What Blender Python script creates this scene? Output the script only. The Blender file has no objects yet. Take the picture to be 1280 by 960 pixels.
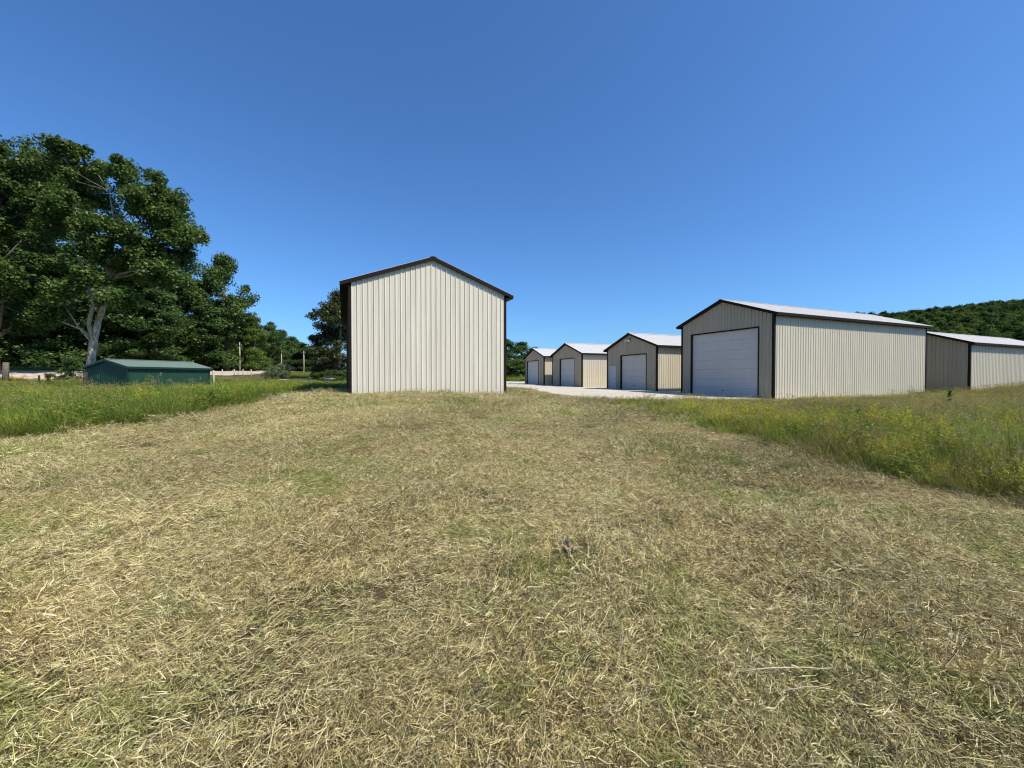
import bpy, math, random
import numpy as np
from mathutils import Vector, Matrix

SEED = 7
random.seed(SEED)
rng = np.random.default_rng(SEED)
scene = bpy.context.scene
COL = scene.collection
F, HZ, EYE = 505.0, 472.0, 1.55          # focal length in px of the 1280 wide photo, horizon row, eye height
TH = math.radians(22.6)
U = np.array([-math.sin(TH), math.cos(TH)])
V = np.array([math.cos(TH), math.sin(TH)])

# ------------------------------------------------------------------ terrain height
CP = np.array([
    (0, 0, 0), (-2, 2.5, 0.02), (3, 2.5, 0.0), (-6, 0, 0), (6, 4.5, .02), (0, 5, .08), (-11, 8.8, .08), (-10, 11.5, .25),
    (0, 10, .28), (4.8, 9.3, .2), (-7, 17.3, .84), (-.3, 20, .66), (-10, 18.7, .72), (4, 16, .42), (4, 19.6, .47),
    (14.6, 22.6, .33), (28, 27.7, .3), (11.3, 31.6, .46), (7.2, 42, .52), (3.9, 49.3, .62), (32.7, 28.9, .50),
    (45, 33, .85), (22, 14, .30), (12, 8, .12), (-30, 30, .38), (-25, 18, .45), (-22, 24, .45), (-20, 10, .15), (-14, 30, .7), (-14, 45, .85),
    (-35, 42, 1.3), (-50, 47, 2.3), (-52, 34, 1.2), (-41, 34.5, 1.2), (-54, 40, 2.3), (-43, 40, 2.1), (-55, 55, 2.3), (-45, 60, 2.1), (-38, 52, 1.4), (-50, 85, 2.9), (-63, 120, 3.3), (-30, 75, 1.7),
    (0, 75, .9), (0, 110, 1.2), (60, 60, 1.0), (-90, 60, 2.6), (-60, 15, .3), (80, 0, .5), (0, -20, -.2), (40, -20, 0), (-40, -20, 0),
    (-80, -10, 0), (90, 70, 1.2), (-100, 120, 3.0), (50, 120, 1.4)], float)

def _k(r):
    r = np.maximum(r, 1e-6)
    return r * r * np.log(r)
_n = len(CP); _P = CP[:, :2]
_A = np.zeros((_n + 3, _n + 3))
_A[:_n, :_n] = _k(np.linalg.norm(_P[:, None] - _P[None], axis=2)) + np.eye(_n) * 2.0
_A[:_n, _n] = 1; _A[:_n, _n + 1:] = _P; _A[_n, :_n] = 1; _A[_n + 1:, :_n] = _P.T
_W = np.linalg.solve(_A, np.concatenate([CP[:, 2], [0, 0, 0]]))

def zf(x, y):
    x = np.asarray(x, float); y = np.asarray(y, float); sh = x.shape
    xf, yf = x.ravel(), y.ravel()
    out = np.empty(len(xf))
    for i in range(0, len(xf), 20000):
        xx, yy = xf[i:i + 20000], yf[i:i + 20000]
        k = _k(np.hypot(xx[:, None] - _P[None, :, 0], yy[:, None] - _P[None, :, 1]))
        z = k @ _W[:_n] + _W[_n] + _W[_n + 1] * xx + _W[_n + 2] * yy
        r = np.hypot(xx, yy)
        t = np.clip((r - 90) / 110, 0, 1); t = t * t * (3 - 2 * t)
        z = z * (1 - t) + 1.8 * t
        z += .018 * np.sin(xx * 1.7 + 1.3 * np.sin(yy * .9)) * np.sin(yy * 1.3 + .7) + .008 * np.sin(xx * 4.1 + yy * 2.3)
        out[i:i + 20000] = z
    return out.reshape(sh)
Z0 = float(zf(0., 0.))

def z1(x, y): return float(zf(np.array([x]), np.array([y]))[0])
def at(px, d):                      # ground plan position of photo column px at depth d
    return ((px - 640) / F * d, d)
def P(px, py, d): return np.array([(px - 640) / F * d, d, Z0 + EYE + (HZ - py) / F * d])
def along(C, D, px):                # distance from C along D to the photo column px
    k = (px - 640) / F
    return (k * C[1] - C[0]) / (D[0] - k * D[1])

# ------------------------------------------------------------------ object helpers
def tag(o, label=None, cat=None, group=None, kind=None):
    if label: o['label'] = label
    if cat: o['category'] = cat
    if group: o['group'] = group
    if kind: o['kind'] = kind
    return o
def empty(name, loc, rz=0):
    o = bpy.data.objects.new(name, None); COL.objects.link(o)
    o.location = loc; o.rotation_euler = (0, 0, rz); o.empty_display_size = .3
    return o
def mesh_np(name, verts, faces, mats=(), tint=None, smooth=False, mi=None, attrs=None):
    verts = np.asarray(verts, np.float32); faces = np.asarray(faces, np.int32)
    k = faces.shape[1]
    me = bpy.data.meshes.new(name)
    me.vertices.add(len(verts)); me.vertices.foreach_set('co', verts.ravel())
    me.loops.add(faces.size); me.loops.foreach_set('vertex_index', faces.ravel())
    me.polygons.add(len(faces))
    me.polygons.foreach_set('loop_start', np.arange(len(faces), dtype=np.int32) * k)
    me.polygons.foreach_set('loop_total', np.full(len(faces), k, np.int32))
    if smooth: me.polygons.foreach_set('use_smooth', np.ones(len(faces), bool))
    if mi is not None: me.polygons.foreach_set('material_index', np.asarray(mi, np.int32))
    for m in mats: me.materials.append(m)
    if tint is not None:
        a = me.attributes.new('tint', 'FLOAT', 'FACE'); a.data.foreach_set('value', np.asarray(tint, np.float32))
    for kk, vv in (attrs or {}).items():
        a = me.attributes.new(kk, 'FLOAT', 'FACE'); a.data.foreach_set('value', np.asarray(vv, np.float32))
    me.update(calc_edges=True); me.validate()
    return me
def link(name, me, parent=None, loc=None):
    o = bpy.data.objects.new(name, me); COL.objects.link(o)
    if parent: o.parent = parent
    if loc is not None: o.location = loc
    return o

class MB:
    """collects quads / boxes / tubes into one mesh"""
    def __init__(s): s.v = []; s.f = []
    def quad(s, a, b, c, d):
        n = len(s.v); s.v += [tuple(a), tuple(b), tuple(c), tuple(d)]; s.f.append((n, n + 1, n + 2, n + 3))
    def poly(s, pts):
        n = len(s.v); s.v += [tuple(p) for p in pts]; s.f.append(tuple(range(n, n + len(pts))))
    def box(s, x0, x1, y0, y1, z0, z1):
        n = len(s.v)
        s.v += [(x, y, z) for z in (z0, z1) for y in (y0, y1) for x in (x0, x1)]
        s.f += [tuple(n + i for i in q) for q in ((0, 2, 3, 1), (4, 5, 7, 6), (0, 1, 5, 4), (2, 6, 7, 3), (0, 4, 6, 2), (1, 3, 7, 5))]
        return s
    def bar(s, a, b, w, h, up=(0, 0, 1)):          # box beam from a to b, w sideways, h along up
        a, b = Vector(a), Vector(b); d = (b - a).normalized(); side = d.cross(Vector(up)).normalized(); u = side.cross(d)
        n = len(s.v)
        for p in (a, b):
            for i, j in ((-1, -1), (1, -1), (1, 1), (-1, 1)):
                s.v.append(tuple(p + side * (i * w / 2) + u * (j * h / 2)))
        s.f += [tuple(n + i for i in q) for q in ((3, 2, 1, 0), (4, 5, 6, 7), (0, 1, 5, 4), (1, 2, 6, 5), (2, 3, 7, 6), (3, 0, 4, 7))]
        return s
    def tube(s, pts, rad, k=8, cap=True):
        pts = [Vector(p) for p in pts]; n0 = len(s.v)
        for i, p in enumerate(pts):
            d = (pts[min(i + 1, len(pts) - 1)] - pts[max(i - 1, 0)]).normalized()
            a = d.cross(Vector((.31, .95, .05)) if abs(d.z) > .9 else Vector((0, 0, 1))).normalized(); b = d.cross(a)
            for j in range(k):
                t = 2 * math.pi * j / k
                s.v.append(tuple(p + (a * math.cos(t) + b * math.sin(t)) * rad[i]))
        for i in range(len(pts) - 1):
            for j in range(k):
                q = n0 + i * k; s.f.append((q + j, q + (j + 1) % k, q + k + (j + 1) % k, q + k + j))
        if cap:
            s.f.append(tuple(n0 + j for j in range(k))[::-1]); s.f.append(tuple(n0 + (len(pts) - 1) * k + j for j in range(k)))
        return s
    def build(s, name, m, parent=None, smooth=False, loc=None, bevel=0):
        me = bpy.data.meshes.new(name); me.from_pydata(s.v, [], s.f); me.materials.append(m)
        if smooth:
            for p in me.polygons: p.use_smooth = True
        me.update()
        o = link(name, me, parent, loc)
        if bevel:
            b = o.modifiers.new('bevel', 'BEVEL'); b.width = bevel; b.segments = 2
        return o

# ------------------------------------------------------------------ materials
class NT:
    def __init__(s, name):
        s.m = bpy.data.materials.new(name); s.m.use_nodes = True
        s.t = s.m.node_tree; s.b = s.t.nodes['Principled BSDF']; s.o = s.t.nodes['Material Output']
    def n(s, typ, **kw):
        x = s.t.nodes.new(typ)
        for k, v in kw.items():
            if k.startswith('i_'): x.inputs[k[2:].replace('_', ' ')].default_value = v
            else: setattr(x, k, v)
        return x
    def l(s, a, b): s.t.links.new(a, b)
    def noise(s, scale, detail=4, rough=.6, vec=None, dist=0):
        x = s.n('ShaderNodeTexNoise'); x.inputs['Scale'].default_value = scale; x.inputs['Detail'].default_value = detail
        x.inputs['Roughness'].default_value = rough; x.inputs['Distortion'].default_value = dist
        if vec is not None: s.l(vec, x.inputs['Vector'])
        return x.outputs['Fac']
    def ramp(s, fac, stops, interp='LINEAR'):
        r = s.n('ShaderNodeValToRGB'); r.color_ramp.interpolation = interp; e = r.color_ramp.elements
        while len(e) < len(stops): e.new(.5)
        for i, (p, c) in enumerate(stops): e[i].position = p; e[i].color = (*c, 1) if len(c) == 3 else c
        s.l(fac, r.inputs['Fac']); return r.outputs['Color']
    def mix(s, fac, a, b, typ='MIX'):
        x = s.n('ShaderNodeMix', data_type='RGBA', blend_type=typ)
        if isinstance(fac, (int, float)): x.inputs[0].default_value = fac
        else: s.l(fac, x.inputs[0])
        for k, v in ((6, a), (7, b)):
            if isinstance(v, tuple): x.inputs[k].default_value = (*v, 1) if len(v) == 3 else v
            else: s.l(v, x.inputs[k])
        return x.outputs[2]
    def math(s, op, a, b=None, clamp=False):
        x = s.n('ShaderNodeMath', operation=op, use_clamp=clamp)
        for k, v in ((0, a), (1, b)):
            if v is None: continue
            if isinstance(v, (int, float)): x.inputs[k].default_value = v
            else: s.l(v, x.inputs[k])
        return x.outputs[0]
    def bump(s, h, strength=.5, dist=.02):
        x = s.n('ShaderNodeBump'); x.inputs['Strength'].default_value = strength; x.inputs['Distance'].default_value = dist
        s.l(h, x.inputs['Height']); s.l(x.outputs[0], s.b.inputs['Normal'])
    def base(s, c):
        if isinstance(c, tuple): s.b.inputs['Base Color'].default_value = (*c, 1)
        else: s.l(c, s.b.inputs['Base Color'])
    def translucent(s, col, fac):
        t = s.n('ShaderNodeBsdfTranslucent'); s.l(col, t.inputs['Color'])
        x = s.n('ShaderNodeMixShader'); x.inputs[0].default_value = fac
        s.l(s.b.outputs[0], x.inputs[1]); s.l(t.outputs[0], x.inputs[2]); s.l(x.outputs[0], s.o.inputs['Surface'])
    def pos(s): return s.n('ShaderNodeNewGeometry').outputs['Position']
    def obj(s): return s.n('ShaderNodeTexCoord').outputs['Object']
    def attr(s, name='tint'): return s.n('ShaderNodeAttribute', attribute_name=name).outputs['Fac']

def m_panel(name, col, rough=.42, dirt=.5, dirtcol=(.22, .16, .10)):
    t = NT(name); o = t.obj()
    mp = t.n('ShaderNodeMapping'); mp.inputs['Scale'].default_value = (3.0, 3.0, .18); t.l(o, mp.inputs['Vector'])
    streak = t.noise(1.3, 5, .65, mp.outputs[0])
    blot = t.noise(.7, 3, .5, o)
    dk = tuple(c * .86 for c in col); lt = tuple(min(1, c * 1.06) for c in col)
    c = t.mix(t.ramp(streak, [(.3, (0, 0, 0)), (.7, (1, 1, 1))]), dk, lt)
    c = t.mix(t.math('MULTIPLY', blot, .25), c, tuple(x * .9 for x in (col[0], col[1] * .98, col[2] * .93)))
    sx = t.n('ShaderNodeSeparateXYZ'); t.l(o, sx.inputs[0])
    pn = t.n('ShaderNodeTexWhiteNoise', noise_dimensions='1D'); t.l(t.math('FLOOR', t.math('DIVIDE', t.math('ADD', sx.outputs['X'], sx.outputs['Y']), .9144)), pn.inputs['W'])
    c = t.mix(t.math('MULTIPLY', pn.outputs['Value'], .11), c, tuple(x * .6 for x in col))
    s2 = t.ramp(t.noise(3.1, 5, .7, mp.outputs[0]), [(.52, (0, 0, 0)), (.75, (1, 1, 1))])
    c = t.mix(t.math('MULTIPLY', s2, .32), c, (col[0] * .62, col[1] * .54, col[2] * .44))
    if dirt:
        sep = t.n('ShaderNodeSeparateXYZ'); t.l(o, sep.inputs[0])
        h = t.math('SUBTRACT', 1.0, t.math('MULTIPLY', sep.outputs['Z'], 1.25), True)
        sp = t.ramp(t.noise(9, 6, .75, o), [(.50, (0, 0, 0)), (.64, (1, 1, 1))])
        low = t.math('MULTIPLY', h, t.math('ADD', .12, t.math('MULTIPLY', sp, .75)), True)
        c = t.mix(t.math('MULTIPLY', low, dirt), c, dirtcol)
    t.base(c)
    t.b.inputs['Roughness'].default_value = rough
    t.bump(t.noise(2.2, 2, .5, o), .12, .02)
    return t.m
def m_plain(name, col, rough=.5, var=.12, scale=6, metallic=0, bump=.1, spec=.4):
    t = NT(name); o = t.obj(); n = t.noise(scale, 5, .65, o)
    t.base(t.mix(t.ramp(n, [(.3, (0, 0, 0)), (.7, (1, 1, 1))]), tuple(c * (1 - var) for c in col), tuple(min(1, c * (1 + var)) for c in col)))
    t.b.inputs['Roughness'].default_value = rough; t.b.inputs['Metallic'].default_value = metallic; t.b.inputs['Specular IOR Level'].default_value = spec
    if bump: t.bump(n, bump, .01)
    return t.m
def m_bark(name, a, b):
    t = NT(name); o = t.obj()
    mp = t.n('ShaderNodeMapping'); mp.inputs['Scale'].default_value = (3, 3, .8); t.l(o, mp.inputs['Vector'])
    n = t.noise(2.0, 7, .7, mp.outputs[0], 1.0)
    t.base(t.ramp(n, [(.35, a), (.62, b)])); t.b.inputs['Roughness'].default_value = .9; t.bump(n, .8, .05)
    return t.m
def m_leaf(name, dark, mid, light, tr=.28, rough=.48, spec=.35, scale=.35, rnd=.14):
    t = NT(name)
    tint = t.attr('tint'); r = t.n('ShaderNodeObjectInfo').outputs['Random']
    n = t.noise(scale, 3, .6, t.pos())
    f = t.math('ADD', t.math('MULTIPLY', tint, .55), t.math('ADD', t.math('MULTIPLY', n, .4), t.math('MULTIPLY', t.math('SUBTRACT', r, .5), rnd)), True)
    c = t.ramp(f, [(.15, dark), (.5, mid), (.85, light)])
    t.base(c); t.b.inputs['Roughness'].default_value = rough; t.b.inputs['Specular IOR Level'].default_value = spec
    t.translucent(c, tr); return t.m

CREAM = m_panel('cream_steel', (.62, .555, .42))
CREAM_NEAR = m_panel('cream_steel_weathered', (.66, .605, .485), dirt=.6)
ROOF = m_panel('galvanised_roof', (.60, .58, .555), rough=.38, dirt=0)
BROWN = m_plain('dark_brown_trim', (.016, .010, .008), .6, .2, 3, spec=.12)
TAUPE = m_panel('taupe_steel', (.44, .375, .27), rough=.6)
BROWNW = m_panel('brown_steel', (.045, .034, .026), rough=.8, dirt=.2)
DOORW = m_plain('white_door_steel', (.56, .54, .50), .5, .04, 2)
MANW = m_plain('grey_white_door', (.50, .54, .56), .5, .05, 2)
CONC = m_plain('concrete', (.42, .40, .37), .85, .15, 5, bump=.4)
GREENW = m_panel('green_steel', (.011, .055, .030), dirt=.3)
GREENR = m_panel('faded_green_roof', (.145, .205, .165), rough=.5, dirt=0)
GREENT = m_plain('green_trim', (.008, .035, .025), .4, .2)
WOOD = m_plain('weathered_wood', (.42, .37, .30), .85, .25, 9, bump=.6)
WOODP = m_plain('pale_wood', (.46, .41, .33), .8, .2, 9, bump=.6)
DARKW = m_plain('dark_wood', (.03, .024, .02), .85, .3, 9, bump=.6)
GLASS = m_plain('lamp_glass', (.75, .77, .8), .2, .02)
BLACK = m_plain('black_metal', (.015, .015, .017), .4, .1)
WIRE = m_plain('wire_steel', (.10, .10, .10), .5, .1)
BARK_PALE = m_bark('pale_bark', (.12, .095, .07), (.60, .53, .42))
BARK = m_bark('grey_bark', (.05, .04, .03), (.19, .155, .12))

LEAF_A = m_leaf('broadleaf', (.028, .055, .012), (.078, .135, .025), (.15, .205, .045), tr=.36)
LEAF_B = m_leaf('dark_leaf', (.020, .048, .013), (.055, .108, .024), (.11, .165, .036), tr=.36)
LEAF_C = m_leaf('fresh_leaf', (.045, .085, .012), (.11, .18, .025), (.19, .27, .05), tr=.4)
LEAF_R = m_leaf('rusty_leaf', (.018, .032, .012), (.050, .075, .022), (.125, .085, .035))
LEAF_S = m_leaf('silvery_leaf', (.09, .12, .05), (.19, .23, .11), (.34, .36, .20))
LEAF_H = m_leaf('hill_leaf', (.020, .046, .012), (.062, .11, .024), (.15, .20, .045), scale=.02, rough=.8, spec=.1, rnd=.65)

def m_ground():
    t = NT('field_soil'); p = t.pos()
    big = t.noise(.35, 4, .6, p); fine = t.noise(28, 8, .8, p); mid = t.noise(3.5, 6, .7, p)
    soil = t.ramp(fine, [(.3, (.035, .026, .016)), (.55, (.11, .085, .048)), (.75, (.24, .20, .12))])
    grn = t.ramp(fine, [(.3, (.022, .028, .010)), (.7, (.10, .11, .035))])
    f = t.ramp(t.math('ADD', t.math('MULTIPLY', big, .6), t.math('MULTIPLY', mid, .4)), [(.48, (0, 0, 0)), (.62, (1, 1, 1))])
    t.base(t.mix(f, soil, grn)); t.b.inputs['Roughness'].default_value = .95; t.b.inputs['Specular IOR Level'].default_value = .1
    t.bump(fine, 1, .03); return t.m
def m_gravel(name, a, b, c):
    t = NT(name); p = t.pos()
    v = t.n('ShaderNodeTexVoronoi'); v.inputs['Scale'].default_value = 38; t.l(p, v.inputs['Vector'])
    g = t.n('ShaderNodeRGBToBW'); t.l(v.outputs['Color'], g.inputs[0])
    n = t.noise(.5, 6, .7, p)
    col = t.ramp(g.outputs[0], [(.15, a), (.5, b), (.85, c)])
    t.base(t.mix(t.ramp(n, [(.35, (0, 0, 0)), (.7, (1, 1, 1))]), col, tuple(x * .82 for x in b)))
    t.b.inputs['Roughness'].default_value = .9; t.bump(v.outputs['Distance'], .6, .02); return t.m
M_GROUND = m_ground()
M_GRAVEL = m_gravel('pale_gravel', (.38, .33, .26), (.52, .46, .37), (.70, .64, .54))
M_ROAD = m_gravel('sandy_road', (.34, .27, .20), (.48, .40, .31), (.60, .52, .42))
M_BANK = m_plain('sandy_bank', (.46, .35, .27), .95, .3, .8, bump=.6)

def m_blade(name, stops, green=None, gthr=(.5, .62), gscale=.45, tr=.25, rough=.6, warm=True):
    t = NT(name); p = t.pos(); tint = t.attr('tint'); c = t.ramp(tint, stops)
    if green:
        g = t.ramp(t.math('ADD', t.math('MULTIPLY', t.noise(gscale, 3, .6, p), .55), t.math('MULTIPLY', t.noise(2.6, 3, .6, p), .45)), [(gthr[0], (0, 0, 0)), (gthr[1], (1, 1, 1))])
        gg = t.math('GREATER_THAN', t.math('ADD', t.math('MULTIPLY', g, .75), t.math('MULTIPLY', t.attr('grn'), .55)), .62)
        c = t.mix(gg, c, t.ramp(tint, green))
    zz = t.ramp(t.noise(.22, 3, .55, p), [(.40, (1, 1, 1)), (.56, (0, 0, 0))])
    c = t.mix(zz, c, t.mix(1.0, c, (.76, .76, .75), 'MULTIPLY'))
    if warm:
        w = t.ramp(t.noise(.8, 4, .65, p), [(.4, (0, 0, 0)), (.68, (1, 1, 1))])
        c = t.mix(w, c, t.mix(1.0, c, (.96, .88, .86), 'MULTIPLY'))
    t.base(c); t.b.inputs['Roughness'].default_value = rough; t.b.inputs['Specular IOR Level'].default_value = .10
    t.translucent(c, tr); return t.m
M_HAY = m_blade('mown_hay', [(0, (.05, .036, .02)), (.3, (.22, .17, .075)), (.6, (.62, .52, .215)), (1, (.95, .86, .52))],
                [(0, (.07, .08, .02)), (.5, (.25, .28, .075)), (1, (.52, .55, .20))], gthr=(.49, .66), tr=.12)
M_STUB = m_blade('green_stubble', [(0, (.07, .08, .02)), (.5, (.25, .26, .08)), (1, (.52, .50, .22))], tr=.15)
M_TALL = m_blade('tall_grass_blades', [(0, (.07, .115, .014)), (.5, (.225, .32, .045)), (1, (.42, .50, .12))], tr=.45)
M_TALLD = m_blade('dry_tall_blades', [(0, (.05, .032, .015)), (.35, (.17, .135, .045)), (.6, (.29, .265, .08)), (1, (.44, .38, .20))], tr=.3)
M_SEED = m_blade('seed_heads', [(0, (.15, .11, .05)), (.5, (.32, .26, .11)), (1, (.50, .42, .21))], tr=.2)
M_YEL = m_blade('yellow_flowers', [(0, (.30, .26, .02)), (.5, (.50, .44, .03)), (1, (.62, .56, .08))], tr=.2, warm=False)
M_WHT = m_blade('white_flowers', [(0, (.30, .29, .22)), (1, (.52, .50, .42))], tr=.2, warm=False)

# ------------------------------------------------------------------ ground
def ground():
    rad = np.concatenate([[.25], np.geomspace(.5, 200, 260), np.geomspace(230, 4000, 24)])
    na = 480; ang = np.linspace(0, 2 * np.pi, na, endpoint=False)
    X = rad[:, None] * np.sin(ang)[None]; Y = rad[:, None] * np.cos(ang)[None]
    Zz = zf(X, Y); v = np.stack([X, Y, Zz], -1).reshape(-1, 3)
    v = np.vstack([v, [[0, 0, Z0]]])
    i = np.arange(len(rad) - 1)[:, None] * na; j = np.arange(na)[None]
    f = np.stack([i + j, i + (j + 1) % na, i + na + (j + 1) % na, i + na + j], -1).reshape(-1, 4)[:, ::-1]
    c = len(v) - 1
    fan = np.array([(c, (j_ + 1) % na, j_, j_) for j_ in range(na)])
    me = mesh_np('ground', v, f, [M_GROUND], smooth=True)
    o = link('ground', me); tag(o, kind='structure')
    # the middle disc under the camera
    b = MB(); b.poly([tuple(v[j_]) for j_ in range(na)][::-1])
    me2 = bpy.data.meshes.new('tmp'); me2.from_pydata(b.v, [], b.f)
    import bmesh
    bm = bmesh.new(); bm.from_mesh(me); bm.from_mesh(me2); bmesh.ops.remove_doubles(bm, verts=bm.verts, dist=1e-4)
    bmesh.ops.recalc_face_normals(bm, faces=bm.faces); bm.to_mesh(me); bm.free(); bpy.data.meshes.remove(me2)
ground()

def inside(poly, x, y):
    x = np.asarray(x); y = np.asarray(y); r = np.zeros(x.shape, bool); n = len(poly)
    for i in range(n):
        x0, y0 = poly[i]; x1, y1 = poly[(i + 1) % n]
        c = ((y0 > y) != (y1 > y)) & (x < (x1 - x0) * (y - y0) / (y1 - y0 + 1e-12) + x0)
        r ^= c
    return r
YARD = [(15.2, 22.0), (9.5, 20.6), (4.6, 19.6), (2.0, 21.6), (.9, 26), (-2, 34), (-9, 39), (-34, 58), (-30, 66), (-8, 72), (6, 70), (22, 66), (34, 46), (30, 36), (29, 28.5)]
def sheet(name, poly, cell, m, dz=.02, wob=.25):
    xs = [p[0] for p in poly]; ys = [p[1] for p in poly]
    gx = np.arange(min(xs) - 1, max(xs) + 1, cell); gy = np.arange(min(ys) - 1, max(ys) + 1, cell)
    X, Y = np.meshgrid(gx, gy); cx, cy = X[:-1, :-1] + cell / 2, Y[:-1, :-1] + cell / 2
    k = inside(poly, cx + wob * np.sin(cy * 2.1) + wob * .6 * np.sin(cx * 5.3), cy + wob * np.sin(cx * 1.7) + wob * .5 * np.sin(cx * 4.9 + cy * 3))
    Zz = zf(X, Y) + dz
    v = np.stack([X, Y, Zz], -1).reshape(-1, 3); w = X.shape[1]
    jj, ii = np.nonzero(k); a = jj * w + ii
    f = np.stack([a, a + 1, a + w + 1, a + w], -1)
    used, inv = np.unique(f, return_inverse=True)
    me = mesh_np(name, v[used], inv.reshape(f.shape), [m], smooth=True)
    return tag(link(name, me), kind='structure')
sheet('gravel_yard', YARD, .3, M_GRAVEL, .03)
ROADL = [(-75, 44), (-58, 45.5), (-46, 50), (-41, 60), (-46, 84), (-57, 118), (-80, 170), (-86, 168), (-66, 120), (-54, 86), (-52, 64), (-60, 55), (-76, 53)]
sheet('road', ROADL, .8, M_ROAD, .05, .3)
BANKP = [(-66, 34.8), (-47, 34.6), (-39, 34.8), (-38.2, 36.5), (-41, 40.5), (-66, 41)]
sheet('sandy_bank', BANKP, .3, M_BANK, .06, .3)

# ------------------------------------------------------------------ garages
RIB = .2286
def ribbed(org, A, B, N, La, b0, b1, h=.030, breaks=(), minor=True, pitch=RIB, start=.0):
    """ribbed steel sheet: runs across A, ribs along B, ribs stand out along N; b0/b1 give its edges"""
    prof = [(0, 0)]
    a = start
    while a < La:
        for da, hh in ((.0, 0), (.010, 1), (.036, 1), (.046, 0)):
            prof.append((a + da, hh * h))
        if minor:
            for c in (.095, .16):
                prof += [(a + c, 0), (a + c + .008, .004), (a + c + .020, .004), (a + c + .028, 0)]
        a += pitch
    prof = [p for p in prof if 0 <= p[0] <= La]; prof.append((La, 0))
    xs = np.array([p[0] for p in prof]); hs = np.array([p[1] for p in prof])
    al = sorted(set([round(x, 5) for x in xs] + [round(b, 5) for b in breaks if 0 < b < La] + [round(b + 1e-4, 5) for b in breaks if 0 < b < La]))
    al = np.array(al); hh = np.interp(al, xs, hs)
    org, A, B, N = (np.array(q, float) for q in (org, A, B, N))
    lo = np.array([b0(x) for x in al]); hi = np.array([b1(x) for x in al])
    v0 = org + al[:, None] * A + lo[:, None] * B + hh[:, None] * N
    v1 = org + al[:, None] * A + hi[:, None] * B + hh[:, None] * N
    n = len(al); v = np.vstack([v0, v1]); i = np.arange(n - 1)
    f = np.stack([i, i + 1, i + n + 1, i + n], -1)
    if np.dot(np.cross(A, B), N) < 0: f = f[:, ::-1]
    return v, f

def roof_sheet(W, L, He, pitch, ov, ovg):
    """both slopes, ribs down the slope"""
    c = 1 / math.hypot(1, pitch); s = pitch * c; V_, F_ = [], []; n = 0
    half = (W / 2 + ov) / c
    for sgn in (1, -1):
        yc = W / 2; zr = He + pitch * W / 2 + .03
        B = (0, -sgn * c, -s); N = (0, -sgn * s, c)
        v, f = ribbed((-ovg, yc, zr), (1, 0, 0), B, N, L + 2 * ovg, lambda x: 0, lambda x: half, h=.02, minor=False)
        V_.append(v); F_.append(f + n); n += len(v)
    return np.vstack(V_), np.vstack(F_)

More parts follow.
